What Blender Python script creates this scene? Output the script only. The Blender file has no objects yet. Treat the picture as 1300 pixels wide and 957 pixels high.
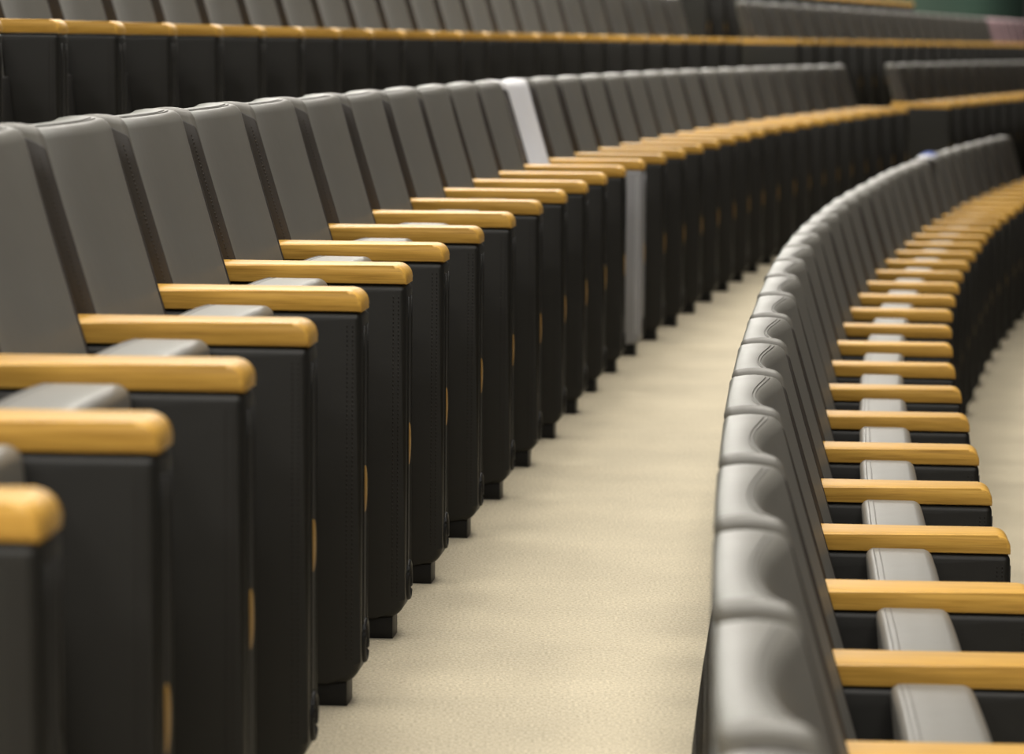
import bpy, bmesh, math, random
from mathutils import Vector, Matrix

random.seed(4)
C = bpy.context.scene.collection
sc = bpy.context.scene

# ------------------------------------------------------------------ materials
def new_mat(name):
    m = bpy.data.materials.new(name); m.use_nodes = True
    nt = m.node_tree; b = nt.nodes['Principled BSDF']
    return m, nt, b

def leather(name, col, rough, bump=0.12, spec=0.5, var=0.06):
    m, nt, b = new_mat(name)
    tc = nt.nodes.new('ShaderNodeTexCoord')
    vo = nt.nodes.new('ShaderNodeTexVoronoi'); vo.inputs['Scale'].default_value = 420
    no = nt.nodes.new('ShaderNodeTexNoise'); no.inputs['Scale'].default_value = 9; no.inputs['Detail'].default_value = 4
    nt.links.new(tc.outputs['Object'], vo.inputs['Vector']); nt.links.new(tc.outputs['Object'], no.inputs['Vector'])
    bp = nt.nodes.new('ShaderNodeBump'); bp.inputs['Strength'].default_value = bump; bp.inputs['Distance'].default_value = 0.0006
    nt.links.new(vo.outputs['Distance'], bp.inputs['Height'])
    bp2 = nt.nodes.new('ShaderNodeBump'); bp2.inputs['Strength'].default_value = 0.25; bp2.inputs['Distance'].default_value = 0.006
    nt.links.new(no.outputs['Fac'], bp2.inputs['Height']); nt.links.new(bp.outputs['Normal'], bp2.inputs['Normal'])
    nt.links.new(bp2.outputs['Normal'], b.inputs['Normal'])
    mx = nt.nodes.new('ShaderNodeMix'); mx.data_type = 'RGBA'
    mx.inputs['A'].default_value = (*[c * (1 - var) for c in col], 1); mx.inputs['B'].default_value = (*[c * (1 + var) for c in col], 1)
    nt.links.new(no.outputs['Fac'], mx.inputs['Factor']); nt.links.new(mx.outputs['Result'], b.inputs['Base Color'])
    b.inputs['Roughness'].default_value = rough; b.inputs['Specular IOR Level'].default_value = spec
    return m

def plain(name, col, rough, metal=0.0, spec=0.5):
    m, nt, b = new_mat(name)
    tc = nt.nodes.new('ShaderNodeTexCoord'); no = nt.nodes.new('ShaderNodeTexNoise'); no.inputs['Scale'].default_value = 40
    nt.links.new(tc.outputs['Object'], no.inputs['Vector'])
    mx = nt.nodes.new('ShaderNodeMix'); mx.data_type = 'RGBA'
    mx.inputs['A'].default_value = (*[c * .92 for c in col], 1); mx.inputs['B'].default_value = (*[c * 1.08 for c in col], 1)
    nt.links.new(no.outputs['Fac'], mx.inputs['Factor']); nt.links.new(mx.outputs['Result'], b.inputs['Base Color'])
    b.inputs['Roughness'].default_value = rough; b.inputs['Metallic'].default_value = metal
    b.inputs['Specular IOR Level'].default_value = spec
    return m

def oak():
    m, nt, b = new_mat('oak')
    tc = nt.nodes.new('ShaderNodeTexCoord'); oi = nt.nodes.new('ShaderNodeObjectInfo')
    ad = nt.nodes.new('ShaderNodeVectorMath'); ad.operation = 'ADD'
    sc_ = nt.nodes.new('ShaderNodeVectorMath'); sc_.operation = 'SCALE'; sc_.inputs['Scale'].default_value = 7.0
    cb = nt.nodes.new('ShaderNodeCombineXYZ')
    for s in 'XYZ': nt.links.new(oi.outputs['Random'], cb.inputs[s])
    nt.links.new(cb.outputs[0], sc_.inputs[0]); nt.links.new(tc.outputs['Object'], ad.inputs[0]); nt.links.new(sc_.outputs[0], ad.inputs[1])
    mp = nt.nodes.new('ShaderNodeMapping'); mp.inputs['Scale'].default_value = (3.0, 90, 90)
    nt.links.new(ad.outputs[0], mp.inputs['Vector'])
    n1 = nt.nodes.new('ShaderNodeTexNoise'); n1.inputs['Scale'].default_value = 1.6; n1.inputs['Detail'].default_value = 6; n1.inputs['Distortion'].default_value = .5
    nt.links.new(mp.outputs[0], n1.inputs['Vector'])
    mp2 = nt.nodes.new('ShaderNodeMapping'); mp2.inputs['Scale'].default_value = (14.0, 600, 600)
    nt.links.new(ad.outputs[0], mp2.inputs['Vector'])
    n2 = nt.nodes.new('ShaderNodeTexNoise'); n2.inputs['Scale'].default_value = 1.0; n2.inputs['Detail'].default_value = 2
    nt.links.new(mp2.outputs[0], n2.inputs['Vector'])
    cr = nt.nodes.new('ShaderNodeValToRGB')
    cr.color_ramp.elements[0].position = .3; cr.color_ramp.elements[0].color = (.41, .222, .038, 1)
    cr.color_ramp.elements[1].position = .72; cr.color_ramp.elements[1].color = (.62, .365, .074, 1)
    e = cr.color_ramp.elements.new(.5); e.color = (.55, .308, .058, 1)
    nt.links.new(n1.outputs['Fac'], cr.inputs['Fac'])
    cr2 = nt.nodes.new('ShaderNodeValToRGB')
    cr2.color_ramp.elements[0].position = .30; cr2.color_ramp.elements[0].color = (.72, .66, .6, 1)
    cr2.color_ramp.elements[1].position = .46; cr2.color_ramp.elements[1].color = (1, 1, 1, 1)
    nt.links.new(n2.outputs['Fac'], cr2.inputs['Fac'])
    mx = nt.nodes.new('ShaderNodeMix'); mx.data_type = 'RGBA'; mx.blend_type = 'MULTIPLY'; mx.inputs['Factor'].default_value = .8
    nt.links.new(cr.outputs['Color'], mx.inputs['A']); nt.links.new(cr2.outputs['Color'], mx.inputs['B'])
    hv = nt.nodes.new('ShaderNodeHueSaturation')
    mr = nt.nodes.new('ShaderNodeMapRange'); mr.inputs['To Min'].default_value = .9; mr.inputs['To Max'].default_value = 1.1
    nt.links.new(oi.outputs['Random'], mr.inputs['Value']); nt.links.new(mr.outputs[0], hv.inputs['Value'])
    nt.links.new(mx.outputs['Result'], hv.inputs['Color']); nt.links.new(hv.outputs['Color'], b.inputs['Base Color'])
    b.inputs['Roughness'].default_value = .40; b.inputs['Specular IOR Level'].default_value = .28
    bp = nt.nodes.new('ShaderNodeBump'); bp.inputs['Strength'].default_value = .15; bp.inputs['Distance'].default_value = .0005
    nt.links.new(n2.outputs['Fac'], bp.inputs['Height']); nt.links.new(bp.outputs['Normal'], b.inputs['Normal'])
    return m

def carpet():
    m, nt, b = new_mat('carpet_beige')
    tc = nt.nodes.new('ShaderNodeTexCoord')
    n1 = nt.nodes.new('ShaderNodeTexNoise'); n1.inputs['Scale'].default_value = 190; n1.inputs['Detail'].default_value = 3; n1.inputs['Roughness'].default_value = .7
    n2 = nt.nodes.new('ShaderNodeTexNoise'); n2.inputs['Scale'].default_value = 3.2; n2.inputs['Detail'].default_value = 5
    n3 = nt.nodes.new('ShaderNodeTexNoise'); n3.inputs['Scale'].default_value = 60; n3.inputs['Detail'].default_value = 2
    for n in (n1, n2, n3): nt.links.new(tc.outputs['Object'], n.inputs['Vector'])
    cr = nt.nodes.new('ShaderNodeValToRGB')
    cr.color_ramp.elements[0].position = .34; cr.color_ramp.elements[0].color = (.305, .258, .172, 1)
    cr.color_ramp.elements[1].position = .66; cr.color_ramp.elements[1].color = (.630, .557, .405, 1)
    nt.links.new(n1.outputs['Fac'], cr.inputs['Fac'])
    cr2 = nt.nodes.new('ShaderNodeValToRGB')
    cr2.color_ramp.elements[0].position = .3; cr2.color_ramp.elements[0].color = (.86, .86, .86, 1)
    cr2.color_ramp.elements[1].position = .7; cr2.color_ramp.elements[1].color = (1.06, 1.06, 1.06, 1)
    nt.links.new(n2.outputs['Fac'], cr2.inputs['Fac'])
    mx = nt.nodes.new('ShaderNodeMix'); mx.data_type = 'RGBA'; mx.blend_type = 'MULTIPLY'; mx.inputs['Factor'].default_value = 1
    nt.links.new(cr.outputs['Color'], mx.inputs['A']); nt.links.new(cr2.outputs['Color'], mx.inputs['B'])
    nt.links.new(mx.outputs['Result'], b.inputs['Base Color'])
    ad = nt.nodes.new('ShaderNodeMath'); ad.operation = 'ADD'
    nt.links.new(n1.outputs['Fac'], ad.inputs[0]); nt.links.new(n3.outputs['Fac'], ad.inputs[1])
    bp = nt.nodes.new('ShaderNodeBump'); bp.inputs['Strength'].default_value = .6; bp.inputs['Distance'].default_value = .004
    nt.links.new(ad.outputs[0], bp.inputs['Height']); nt.links.new(bp.outputs['Normal'], b.inputs['Normal'])
    b.inputs['Roughness'].default_value = .95; b.inputs['Specular IOR Level'].default_value = .15
    b.inputs['Sheen Weight'].default_value = .25; b.inputs['Sheen Roughness'].default_value = .5
    return m

M_GREY = leather('grey_leather', (.150, .143, .126), .42, spec=.62)
M_DARK = leather('charcoal_leather', (.0115, .0110, .0095), .5, spec=.38)
M_PALE = leather('pale_grey_vinyl', (.74, .74, .76), .45)
M_PALE_SIDE = leather('pale_panel_vinyl', (.25, .25, .26), .45)
M_PINK = leather('mauve_vinyl', (.58, .41, .44), .5)
M_OAK = oak()
M_CARPET = carpet()
M_GUSSET = leather('brown_grey_gusset', (.034, .029, .025), .55, bump=.2)
M_BLACK = plain('black_metal', (.006, .006, .006), .48, spec=.3)
M_SHELL = plain('black_plastic_shell', (.022, .021, .020), .45)
M_SLIT = plain('black_slit', (.006, .006, .006), .7)
M_THREAD = plain('dark_thread', (.017, .014, .012), .7, spec=.2)
M_SEAM = plain('grey_seam', (.115, .108, .095), .5)
M_GTHREAD = plain('grey_thread', (.050, .044, .038), .7, spec=.2)
M_DISC = plain('ochre_wood', (.34, .19, .035), .5)
M_GREEN = plain('green_wall_paint', (.042, .098, .072), .7)
M_BLUE = plain('blue_cloth', (.10, .15, .42), .8)

# ------------------------------------------------------------------ mesh tools
def mesh_from(name, bm, mat, smooth=True):
    bmesh.ops.recalc_face_normals(bm, faces=bm.faces)
    me = bpy.data.meshes.new(name); bm.to_mesh(me); bm.free()
    me.materials.append(mat)
    if smooth:
        me.polygons.foreach_set('use_smooth', [True] * len(me.polygons))
    return me

def axis_pts(h, r, nr, ni):
    """samples along one edge of a rounded block: dense in the two corner zones"""
    rz = [r * math.tan(math.radians(45) * i / nr) for i in range(nr + 1)]
    lo = [-h + r - q for q in reversed(rz)]
    hi = [h - r + q for q in rz]
    mid = [(-h + r) + (2 * h - 2 * r) * i / ni for i in range(1, ni)]
    return lo + mid + hi

def rounded_block(bm, hx, hy, hz, r, n=(2, 8, 8), nr=3, fn=None):
    P = [axis_pts(h, r, nr, k) for h, k in zip((hx, hy, hz), n)]
    H = (hx, hy, hz); cache = {}
    def vert(p):
        key = tuple(round(c, 6) for c in p)
        if key not in cache:
            inn = Vector([max(-(h - r), min(h - r, c)) for c, h in zip(p, H)])
            d = Vector(p) - inn
            q = inn + d.normalized() * r if d.length > 1e-9 else Vector(p)
            if fn: q = fn(q)
            cache[key] = bm.verts.new(q)
        return cache[key]
    for ax in range(3):
        u, v = (ax + 1) % 3, (ax + 2) % 3
        for s in (-1, 1):
            for i in range(len(P[u]) - 1):
                for j in range(len(P[v]) - 1):
                    q = []
                    for a, b_ in ((i, j), (i + 1, j), (i + 1, j + 1), (i, j + 1)):
                        p = [0, 0, 0]; p[ax] = s * H[ax]; p[u] = P[u][a]; p[v] = P[v][b_]
                        q.append(vert(p))
                    if len(set(q)) == 4: bm.faces.new(q)

def box(bm, x0, x1, y0, y1, z0, z1):
    v = [bm.verts.new((x, y, z)) for x in (x0, x1) for y in (y0, y1) for z in (z0, z1)]
    for f in ((0, 1, 3, 2), (4, 6, 7, 5), (0, 4, 5, 1), (2, 3, 7, 6), (0, 2, 6, 4), (1, 5, 7, 3)):
        bm.faces.new([v[i] for i in f])

def corner(cx, cz, r, a0, a1, n):
    return [(cx + r * math.cos(math.radians(a0 + (a1 - a0) * i / n)), cz + r * math.sin(math.radians(a0 + (a1 - a0) * i / n))) for i in range(n + 1)]

def prism(bm, prof, y0, y1, bev=0.0, seg=3):
    """side profile (x,z) extruded along y; both long rims bevelled"""
    a = [bm.verts.new((x, y0, z)) for x, z in prof]; b = [bm.verts.new((x, y1, z)) for x, z in prof]
    fa = bm.faces.new(a); fb = bm.faces.new(list(reversed(b)))
    n = len(prof)
    for i in range(n): bm.faces.new((a[i], b[i], b[(i + 1) % n], a[(i + 1) % n]))
    if bev:
        es = set(fa.edges) | set(fb.edges)
        bmesh.ops.bevel(bm, geom=list(es), offset=bev, segments=seg, profile=.5, affect='EDGES', clamp_overlap=True)

def tube(bm, pts, r, n=6, closed=False):
    rings = []
    N = len(pts)
    for i, p in enumerate(pts):
        p = Vector(p)
        a = Vector(pts[(i - 1) % N] if (closed or i > 0) else pts[i]); b = Vector(pts[(i + 1) % N] if (closed or i < N - 1) else pts[i])
        t = (b - a).normalized()
        up = Vector((0, 0, 1)) if abs(t.z) < .9 else Vector((0, 1, 0))
        s = t.cross(up).normalized(); w = s.cross(t)
        rings.append([bm.verts.new(p + r * (math.cos(2 * math.pi * k / n) * s + math.sin(2 * math.pi * k / n) * w)) for k in range(n)])
    for i in range(N if closed else N - 1):
        A, B = rings[i], rings[(i + 1) % N]
        for k in range(n): bm.faces.new((A[k], A[(k + 1) % n], B[(k + 1) % n], B[k]))
    if not closed:
        bm.faces.new(rings[0]); bm.faces.new(list(reversed(rings[-1])))

# ------------------------------------------------------------------ one seat
# seat frame: +x towards the stage (x=0 is the armrest tip), y along the row (y=0 the seat's middle), z up from the tread
PITCH = 0.55
LEAN = 0.30
ARM_Z = 0.6336
BACK_TOP = 0.877
HALF = PITCH / 2

def back_front(y, z):        # front face of the backrest: wings at both sides, hollow in the middle
    s = max(-1, min(1, y / .228))
    return -.300 - LEAN * (z - ARM_Z) - .030 * (1 - s * s) ** 1.0

BZB = .30; BHZ = (BACK_TOP - BZB) / 2; BHY = .228; BHX = .045
def back_fn(p):              # leans the block back, hollows its front, raises rolls at both ends of its top
    z = p.z + BZB + BHZ; s = max(-1, min(1, p.y / BHY))
    w = (p.x + BHX) / (2 * BHX)                          # 0 rear, 1 front
    x = p.x - BHX - .303 - LEAN * (z - ARM_Z) - w * .032 * (1 - s * s)
    k = max(0, (z - (BACK_TOP - .10)) / .10)
    z2 = z + k * (.004 * s * s + .006 * s ** 8 + .007 * (1 - (p.x / BHX) ** 2))
    return Vector((x, p.y * (1 - .055 * (BACK_TOP - z) / .6), z2))

def make_backrest():
    bm = bmesh.new(); rounded_block(bm, BHX, BHY, BHZ, .014, (4, 18, 10), 3, back_fn)
    return mesh_from('backrest', bm, M_GREY)

def edge_y(z): return .228 * (1 - .055 * (BACK_TOP - z) / .6)

def make_back_seam(s):
    bm = bmesh.new()
    if True:                                           # stitches down one front edge
        z = .40
        while z < BACK_TOP - .03:
            y = s * (edge_y(z) + .0012); x = -.303 - LEAN * (z - ARM_Z) - .014
            box(bm, x - .0009, x + .0009, y - .0010, y + .0010, z, z + .0038)
            z += .0066
    return mesh_from('stitching', bm, M_GTHREAD)

def make_top_seam():
    bm = bmesh.new()
    # double seam following the hollow front edge of the top
    for off in (.0165, .0235):
        pts = [back_fn(Vector((BHX - off, -.205 + .41 * i / 28, BHZ))) + Vector((0, 0, .0002)) for i in range(29)]
        tube(bm, pts, .0013, 5)
    return mesh_from('top_seam', bm, M_SEAM)

def make_gusset(s):
    zb, zt = .36, BACK_TOP - .006; hz = (zt - zb) / 2; zc = zb + hz; hx = .040; hy = .003
    def fn(p):
        z = p.z + zc
        u = abs(p.x) / hx
        if p.z > 0: z -= (p.z / hz) ** 12 * .016 * u ** 5
        return Vector((p.x - .045 - .3000 - LEAN * (z - ARM_Z), s * (edge_y(z) - .0015) + p.y, z))
    bm = bmesh.new(); rounded_block(bm, hx, hy, hz, .0025, (4, 2, 10), 2, fn)
    return mesh_from('side_gusset', bm, M_GUSSET)

def make_back_shell():
    zb, zt = .20, BACK_TOP - .045; hz = (zt - zb) / 2; zc = zb + hz; hy = .205; hx = .006
    def fn(p):
        z = p.z + zc
        return Vector((p.x - .303 - .090 - hx - LEAN * (z - ARM_Z), p.y * (1 - .055 * (BACK_TOP - z) / .6), z))
    bm = bmesh.new(); rounded_block(bm, hx, hy, hz, .005, (2, 6, 8), 2, fn)
    return mesh_from('back_shell', bm, M_SHELL)

SX0, SX1 = -.236, -.128
def make_cushion():
    zb, zt = .235, .612; hz = (zt - zb) / 2; hx = (SX1 - SX0) / 2; hy = .218
    def fn(p):
        z = p.z + zb + hz
        return Vector((p.x + (SX0 + SX1) / 2 - .10 * (z - .6), p.y, z + .005 * max(0, p.z / hz) * (1 - (p.y / hy) ** 2)))
    bm = bmesh.new(); rounded_block(bm, hx, hy, hz, .016, (3, 8, 6), 4, fn)
    return mesh_from('seat_cushion', bm, M_GREY)

def make_cushion_piping():
    bm = bmesh.new(); cx = (SX0 + SX1) / 2
    for x in (SX0 + .012, SX0 + .021):
        d = min(abs(x - SX0), abs(SX1 - x)); r = .016
        h = math.sqrt(max(0, r * r - (r - d) ** 2))    # height of the rounded edge at this inset
        pts = []
        for i in range(15):
            y = -.196 + .392 * i / 14
            pts.append((x, y, .612 - r + h + .005 * (1 - (y / .218) ** 2) + .0004))
        tube(bm, pts, .0013, 5)
    return mesh_from('piping', bm, M_SEAM)

def make_seat_pan():
    bm = bmesh.new()
    def fn(p): return Vector((p.x + SX1 + .005 - .10 * (p.z + .38 - .6), p.y, p.z + .38))
    rounded_block(bm, .007, .205, .125, .006, (2, 4, 4), 2, fn)
    return mesh_from('seat_pan', bm, M_SHELL)

PT = .046          # half thickness of an arm panel
def panel_profile():
    z0, z1 = .037, .6010
    p = []
    p += corner(-.40, z0 + .02, .02, 180, 270, 4)
    p += [(-.050, z0)]
    p += corner(-.034, z0 + .034, .034, 290, 360, 6)
    p += corner(-.010, z1 - .010, .010, 0, 90, 4)
    p += corner(-.39, z1 - .03, .03, 90, 180, 4)
    return p

def make_panel(mat, name='side_panel'):
    bm = bmesh.new(); prism(bm, panel_profile(), -PT, PT, .012, 4)
    return mesh_from(name, bm, mat)

def make_panel_stitching(s):
    bm = bmesh.new()
    if True:
        for x in (-.0130, -.0215):
            z = .075
            while z < .585:
                y = s * PT
                box(bm, x - .0008, x + .0008, y - .0007, y + .0007, z, z + .0040)
                z += .0070
    return mesh_from('stitching', bm, M_THREAD)

def make_panel_piping():
    bm = bmesh.new()
    for y in (-.020, .020):
        pts = [(.0008, y, .125 + .455 * i / 12) for i in range(13)]
        tube(bm, pts, .0018, 6)
    return mesh_from('piping', bm, M_DARK)

def make_slit():
    bm = bmesh.new(); box(bm, -.003, .0006, -.0165, .0165, .130, .575)
    return mesh_from('slit', bm, M_SLIT, False)

def disc_mesh(name, z, r, x0, x1, mat, ry=None, bulge=.0, n=28):
    bm = bmesh.new(); ry = ry or r
    rings = []
    for (x, k) in ((x0, 1), (x0 + (x1 - x0) * .6, 1), (x1 - .0006, .94), (x1 + bulge, .5)):
        rings.append([bm.verts.new((x, ry * k * math.cos(2 * math.pi * i / n), z + r * k * math.sin(2 * math.pi * i / n))) for i in range(n)])
    for A, B in zip(rings, rings[1:]):
        for i in range(n): bm.faces.new((A[i], A[(i + 1) % n], B[(i + 1) % n], B[i]))
    bm.faces.new(rings[0]); bm.faces.new(rings[-1])
    return mesh_from(name, bm, mat)

def make_vent():
    bm = bmesh.new(); n = 28
    pts = [(.0008, .020 * math.cos(2 * math.pi * i / n), .097 + .030 * math.sin(2 * math.pi * i / n)) for i in range(n)]
    tube(bm, pts, .0050, 8, True)
    A = [bm.verts.new((-.002, .018 * math.cos(2 * math.pi * i / n), .097 + .028 * math.sin(2 * math.pi * i / n))) for i in range(n)]
    B = [bm.verts.new((.0012, .018 * math.cos(2 * math.pi * i / n), .097 + .028 * math.sin(2 * math.pi * i / n))) for i in range(n)]
    for i in range(n): bm.faces.new((A[i], A[(i + 1) % n], B[(i + 1) % n], B[i]))
    bm.faces.new(A); bm.faces.new(B)
    return mesh_from('vent_ring', bm, M_BLACK)

def make_foot():
    bm = bmesh.new()
    prism(bm, [(-.34, 0), (-.022, 0), (-.022, .037), (-.34, .037)], -.032, .032, .002, 2)
    return mesh_from('foot', bm, M_BLACK)

def make_arm():
    z0, z1 = .6020, ARM_Z
    prof = [(-.40, z0), (.0, z0), (.0, z0 + .008)] + corner(-.022, z1 - .022, .022, 0, 90, 7)[1:] + [(-.40, z1)]
    bm = bmesh.new(); prism(bm, prof, -.0475, .0475, .0055, 2)
    me = mesh_from('armrest', bm, M_OAK)
    return me

def setsharp(me, ang=35):
    bm = bmesh.new(); bm.from_mesh(me)
    for e in bm.edges:
        if len(e.link_faces) == 2 and e.calc_face_angle(0) > math.radians(ang): e.smooth = False
    bm.to_mesh(me); bm.free()

ME = {
    'backrest': make_backrest(), 'back_seam': make_back_seam(-1), 'back_seam2': make_back_seam(1), 'top_seam': make_top_seam(), 'gusset': make_gusset(-1), 'gusset2': make_gusset(1), 'back_shell': make_back_shell(),
    'cushion': make_cushion(), 'cushion_piping': make_cushion_piping(), 'seat_pan': make_seat_pan(),
    'panel': make_panel(M_DARK), 'panel_stitch': make_panel_stitching(-1), 'panel_stitch2': make_panel_stitching(1), 'panel_piping': make_panel_piping(),
    'slit': make_slit(), 'disc': disc_mesh('wooden_disc', .330, .036, -.002, .0022, M_DISC, ry=.020, bulge=.0006),
    'vent': make_vent(), 'foot': make_foot(), 'arm': make_arm(),
}
for k in ('arm', 'foot', 'panel'): setsharp(ME[k], 40)
def recolour(me, mat):
    c = me.copy(); c.materials[0] = mat; return c
for tag_, mt in (('pale', M_PALE), ('pink', M_PINK)):
    for k in ('backrest', 'cushion', 'panel', 'back_seam', 'back_seam2', 'top_seam', 'cushion_piping', 'panel_stitch', 'panel_stitch2', 'panel_piping'):
        ME[k + '_' + tag_] = recolour(ME[k], mt)

ME['panel_pale'].materials[0] = M_PALE_SIDE; ME['panel_piping_pale'].materials[0] = M_PALE_SIDE

def ob(name, me, parent, loc=(0, 0, 0)):
    o = bpy.data.objects.new(name, me); C.objects.link(o); o.parent = parent; o.location = loc
    return o

def part_arm(root, y, style=''):
    g = lambda k: ME.get(k + '_' + style, ME[k]) if style else ME[k]
    p = ob('side_panel', g('panel'), root, (0, y, 0))
    if style == 'pale': p['label'] = 'pale grey side panel'
    ob('stitching', g('panel_stitch'), p); ob('stitching', g('panel_stitch2'), p); ob('piping', g('panel_piping'), p); ob('slit', ME['slit'], p)
    ob('wooden_disc', ME['disc'], p); ob('vent_ring', ME['vent'], p)
    ob('foot', ME['foot'], root, (0, y, 0))
    ob('armrest', ME['arm'], root, (0, y, 0))

def proto_seat(style=''):
    g = lambda k: ME.get(k + '_' + style, ME[k]) if style else ME[k]
    root = bpy.data.objects.new('auditorium_seat', None); C.objects.link(root)
    root.empty_display_size = .1
    b = ob('backrest', g('backrest'), root); ob('stitching', g('back_seam'), b); ob('stitching', g('back_seam2'), b); ob('top_seam', g('top_seam'), b); ob('side_gusset', ME['gusset'], b); ob('side_gusset', ME['gusset2'], b); ob('back_shell', ME['back_shell'], b)
    s = ob('seat_cushion', g('cushion'), root); ob('piping', g('cushion_piping'), s); ob('seat_pan', ME['seat_pan'], s)
    part_arm(root, HALF, 'pale' if style == 'pale' else '')
    return root

def copy_tree(o, parent=None):
    c = o.copy(); C.objects.link(c)
    if parent is not None: c.parent = parent
    for ch in list(o.children): copy_tree(ch, c)
    return c

PROTO = {}
def place(px, py, pz, ang, label, group, style='', first=False):
    if style not in PROTO:
        PROTO[style] = o = proto_seat(style)
    else:
        o = copy_tree(PROTO[style])
        for ch in list(o.children):                     # drop the extra near-end arm of the source, if it has one
            if ch.location.y < -.1:
                for g in list(ch.children): bpy.data.objects.remove(g)
                bpy.data.objects.remove(ch)
    o.location = (px, py, pz); o.rotation_euler = (0, 0, -ang)
    if first: part_arm(o, -HALF)                        # the block's end seat carries its own near arm as well
    o['label'] = label; o['category'] = 'seat'; o['group'] = group
    return o

ORD = ['first', 'second', 'third', 'fourth', 'fifth', 'sixth', 'seventh', 'eighth', 'ninth', 'tenth', 'eleventh', 'twelfth',
       'thirteenth', 'fourteenth', 'fifteenth', 'sixteenth', 'seventeenth', 'eighteenth', 'nineteenth', 'twentieth']
def nth(i):                                              # 1-based
    if i <= 20: return ORD[i - 1]
    if i < 30: return 'twenty-' + ORD[i - 21]
    if i == 30: return 'thirtieth'
    return 'thirty-' + ORD[i - 31]

# ------------------------------------------------------------------ plan of the hall: concentric curved rows
CX, CY = 78.56627, -1.90085
ROWS = {                 # tip radius, angle of armrest 0, tread height
    'A': (79.06556, .05625, 0.0),
    'B': (78.36234 - .300, .07608, -.4210),
    'C': (80.10128, .11343, .4157),
    'D': (81.1313, .11343, .8114),
}
JIT = {'A': [-.0016, .0002, .0015, -.0035, .0003, -.0026, -.0019, .0049, .007, .0083, .0073, -.0008, -.0069, -.0095, -.0075, .003, .004, .006, .005, .003, -.004, -.008],
       'B': [.0004, .0008, -.0015, .0034, .002, .0052, -.0033, -.0058, -.0065, -.0091, -.0089, -.0038, -.0061, -.0028, .0042, .0077, .0074, .0015, .0026, .006, .006]}

def arc_point(row, t):
    R, a0, z = ROWS[row]
    a = a0 + t * PITCH / R
    j = JIT.get(row, []); i = int(math.floor(t))
    d = 0
    if 0 <= i < len(j): d = j[i] + ((j[i + 1] - j[i]) * (t - i) if i + 1 < len(j) else 0)
    return CX - R * math.cos(a) + d, CY + R * math.sin(a), z, a

GAP_A = .2950            # angle at which the far blocks start, past the gangway
def far_point(row, t):   # the far blocks run straight
    R, a0, z = ROWS[row]; a = GAP_A
    x = CX - R * math.cos(a) + t * PITCH * math.sin(a); y = CY + R * math.sin(a) + t * PITCH * math.cos(a)
    return x, y, z, a

# row A, near block: the long row on the left
N_A = 31
for i in range(N_A):
    x, y, z, a = arc_point('A', i + .5)
    if i == 13:
        lab, st = 'pale grey seat with pale side panel, the odd one in the left row', 'pale'
    elif i < 13:
        lab, st = f'grey seat with oak armrest in the left row, {nth(13 - i)} before the pale seat', ''
    else:
        lab, st = f'grey seat with oak armrest in the left row, {nth(i - 13)} beyond the pale seat', ''
    place(x, y, z, a, lab, 'seats in the long left row', st, first=(i == 0))
for i in range(14):
    x, y, z, a = far_point('A', i + .5)
    place(x, y, z, a, f'blurred grey seat across the gangway from the left row, {nth(i + 1)} past the gap',
          'seats across the gangway from the left row', '', first=(i == 0))

# row B: the lower row on the right
B0, B1, B_PALE = -4, 28, 20
for i in range(B0, B1):
    x, y, z, a = arc_point('B', i + .5)
    n = B_PALE - i
    if n == 0: lab = 'grey seat in the lower right row with a small blue cloth on its back'
    elif n > 0: lab = f'grey seat in the lower right row, {nth(n)} before the seat with blue cloth'
    else: lab = f'grey seat in the lower right row, {nth(-n)} beyond the seat with blue cloth'
    place(x, y, z, a, lab, 'seats in the lower right row', '', first=(i == B0))
    if n == 0: pale_b = (x, y, z, a)

# row C: one step up behind the left row
for i in range(-2, 23):
    x, y, z, a = arc_point('C', i + .5)
    place(x, y, z, a, f'grey seat in the upper row behind the left row, {nth(i + 3)} from the left edge',
          'seats in the upper row behind', '', first=(i == -2))
N_CF = 20
for i in range(N_CF + 6):
    x, y, z, a = far_point('C', i + .5)
    if i < N_CF: place(x, y, z, a, f'blurred grey seat in the upper row past its gangway gap, {nth(i + 1)} from the gap',
                       'upper row seats past the gangway', '', first=(i == 0))
    else: place(x, y, z, a, f'mauve-backed blurred seat at the right end of the upper row, {nth(i - N_CF + 1)} after the grey ones',
                'mauve seats at the right end of the upper row', 'pink')
# row D: the highest row, seen only at its far end
for i in range(3, 19):
    x, y, z, a = far_point('D', i + .5)
    place(x, y, z, a, f'blurred seat of the topmost row, {nth(19 - i)} from its end by the green wall',
          'seats of the topmost row', '', first=(i == 3))

# small blue and white cloth lying over the top of a back in the lower row
def cloth_strip(name, y0, y1, lift, mat):
    bm = bmesh.new(); nx, ny = 18, 10; grid = []
    for i in range(nx + 1):
        row = []
        for j in range(ny + 1):
            u = i / nx; w = j / ny; yy = y0 + (y1 - y0) * w
            s_ = .004 + u * .074                         # lies crumpled across the top
            top0 = -.303 - LEAN * (BACK_TOP - ARM_Z)
            front = max(0, -s_); rear = max(0, s_ - .080)
            xx = top0 + .006 - min(max(s_, 0), .080) - (.0 if rear == 0 else .004) - LEAN * -front - rear * -LEAN
            zz = BACK_TOP + .0185 - front - rear + lift * (.3 + .7 * math.sin(3.1 * w) * math.sin(3.1 * u)) + .003 * math.sin(11 * w + 5 * u)
            row.append(bm.verts.new((xx + (.006 if front else 0) - (.010 if rear else 0), yy, zz)))
        grid.append(row)
    for i in range(nx):
        for j in range(ny): bm.faces.new((grid[i][j], grid[i + 1][j], grid[i + 1][j + 1], grid[i][j + 1]))
    bmesh.ops.solidify(bm, geom=bm.faces[:], thickness=.004)
    return mesh_from(name, bm, mat)
x, y, z, a = pale_b
cl = bpy.data.objects.new('cloth', cloth_strip('cloth', .00, .15, .022, M_BLUE)); C.objects.link(cl)
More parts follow.
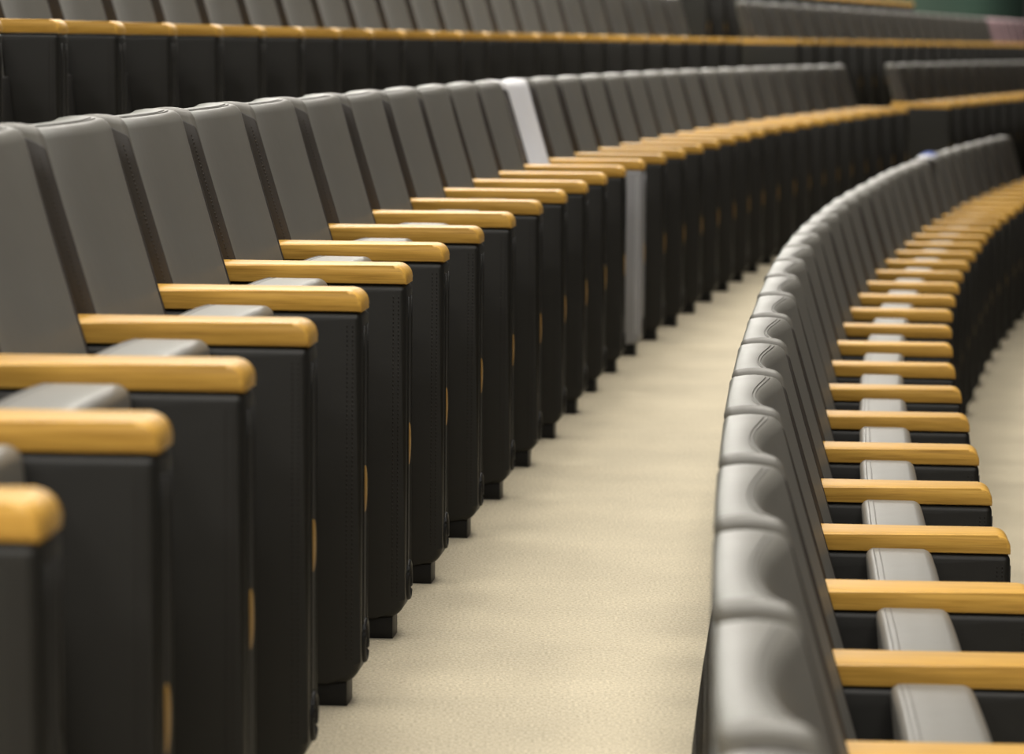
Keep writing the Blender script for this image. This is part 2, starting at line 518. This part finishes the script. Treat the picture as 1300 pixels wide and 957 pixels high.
cl.location = (x, y, z); cl.rotation_euler = (0, 0, -a)
cl['label'] = 'small blue and white cloth lying on top of a seat back in the right row'; cl['category'] = 'cloth'
fl = ob('white_fold', cloth_strip('white_fold', -.15, -.002, .010, M_PALE), cl); fl['label'] = 'white fold of the cloth'

# ------------------------------------------------------------------ stepped, carpeted floor
def build_floor():
    bm = bmesh.new()
    steps = {}
    nrm = []
    R_A = ROWS['A'][0]
    pitch_r = 1.0107
    # plan line at radius R: curved along the near blocks, straight beyond the gangway
    def line(R):
        pts = []
        for i in range(61):
            a = -.06 + (GAP_A + .06) * i / 60
            pts.append((CX - R * math.cos(a), CY + R * math.sin(a)))
        for i in range(1, 9):
            s = 4.0 * i
            a = GAP_A
            pts.append((CX - R * math.cos(a) + s * math.sin(a), CY + R * math.sin(a) + s * math.cos(a)))
        return pts
    # treads: riser behind row n at radius tip + .50
    zs = [(-3, -1.263), (-2, -.842), (-1, -.4210), (0, 0), (1, .4157), (2, .8114), (3, 1.2271)]
    prev = None
    for n, z in zs:
        r_in = R_A + pitch_r * n - pitch_r + .505          # nearer the stage
        r_out = R_A + pitch_r * n + .505
        if n == 3: r_out = r_in + 1.3
        li, lo = line(r_in), line(r_out)
        vi = [bm.verts.new((x, y, z)) for x, y in li]; vo = [bm.verts.new((x, y, z)) for x, y in lo]
        for k in range(len(vi) - 1): bm.faces.new((vi[k], vi[k + 1], vo[k + 1], vo[k]))
        if prev is not None:
            for k in range(len(vi) - 1): bm.faces.new((prev[k], prev[k + 1], vi[k + 1], vi[k]))
        prev = vo
    me = mesh_from('floor', bm, M_CARPET, False)
    o = bpy.data.objects.new('floor', me); C.objects.link(o); o['kind'] = 'structure'
    o['label'] = 'beige carpeted stepped floor under the seat rows'
    return line
line = build_floor()

# green end wall behind the topmost row
bm = bmesh.new()
pts = line(ROWS['A'][0] + 1.0107 * 3 + .505 + .35)
pts2 = line(ROWS['A'][0] + 1.0107 * 3 + .505 + .50)
z0, z1 = 1.0, 5.2
ring = []
for P, in ((pts,), (pts2,)):
    ring.append(([bm.verts.new((x, y, z0)) for x, y in P], [bm.verts.new((x, y, z1)) for x, y in P]))
(a0, a1), (b0, b1) = ring
n = len(pts)
for k in range(n - 1):
    bm.faces.new((a0[k], a0[k + 1], a1[k + 1], a1[k])); bm.faces.new((b0[k], b1[k], b1[k + 1], b0[k + 1]))
    bm.faces.new((a1[k], a1[k + 1], b1[k + 1], b1[k])); bm.faces.new((a0[k], b0[k], b0[k + 1], a0[k + 1]))
bm.faces.new((a0[0], a1[0], b1[0], b0[0])); bm.faces.new((a0[-1], b0[-1], b1[-1], a1[-1]))
w = bpy.data.objects.new('wall_back', mesh_from('wall_back', bm, M_GREEN, False)); C.objects.link(w)
w['kind'] = 'structure'; w['label'] = 'plain green wall behind the topmost row'

# ------------------------------------------------------------------ light: rows of ceiling lamps over the tiers, plus added wall fill
POWER, FAR_POWER, BACK_POWER = 55, 300, 172
def lamp(x, y, z, sx, sy, power, spread=90, col=(1, .955, .885)):
    L = bpy.data.lights.new('ceiling_or_fill_lamp', 'AREA'); L.shape = 'RECTANGLE'; L.size = sx; L.size_y = sy
    L.energy = power; L.color = col; L.spread = math.radians(spread)
    o = bpy.data.objects.new('ceiling_or_fill_lamp', L); C.objects.link(o); o.location = (x, y, z)
    return o
for k in range(6):                                       # over the seats near the camera
    y = -2.0 + 3.4 * k
    for x in (-4.2, -1.6, 1.0):
        lamp(x + .0065 * y * y, y, 5.6, 1.4, 2.0, POWER, 105)
for k in range(5):                                       # the same rows of lamps further down the hall
    y = 15.0 + 4.0 * k
    for x in (-10.0, -6.0, -2.5):
        lamp(x + .0065 * y * y, y, 5.6, 1.8, 3.0, FAR_POWER, 170)
for x, y in ((6.5, 41.0), (9.5, 46.0)):                 # fill lights added at the far end to brighten the green wall
    lamp(x, y, 5.0, 1.8, 3.0, 190, 170)
for y in (-4.0, -8.0):                                   # behind the photographer
    for x in (-4.2, -1.6, 1.0):
        lamp(x, y, 5.6, 1.4, 2.0, BACK_POWER, 170)
world = bpy.data.worlds.new('world'); sc.world = world; world.use_nodes = True
bg = world.node_tree.nodes['Background']; bg.inputs['Color'].default_value = (1, .95, .88, 1); bg.inputs['Strength'].default_value = .035

# ------------------------------------------------------------------ camera
F_PX, YH, ROLL = 4000.0, 55.377, .00871
cam = bpy.data.cameras.new('camera'); co = bpy.data.objects.new('camera', cam); C.objects.link(co)
cam.sensor_fit = 'HORIZONTAL'; cam.sensor_width = 36; cam.lens = F_PX / 1300 * 36
co.location = (0, 0, .36978 + .63358)
co.rotation_mode = 'QUATERNION'
co.rotation_quaternion = (Matrix.Rotation(math.pi / 2 - math.atan((478.5 - YH) / F_PX), 3, 'X') @ Matrix.Rotation(ROLL, 3, 'Z')).to_quaternion()
cam.clip_start = .05; cam.clip_end = 300
cam.dof.use_dof = True; cam.dof.focus_distance = 5.5; cam.dof.aperture_fstop = cam.lens / 1000 / .021
cam.dof.aperture_blades = 9
sc.camera = co

sc.view_settings.view_transform = 'Standard'; sc.view_settings.look = 'None'
sc.view_settings.gamma = 1; sc.view_settings.use_curve_mapping = False
sc.view_settings.exposure = 0
sc.cycles.use_denoising = True
sc.cycles.max_bounces = 6
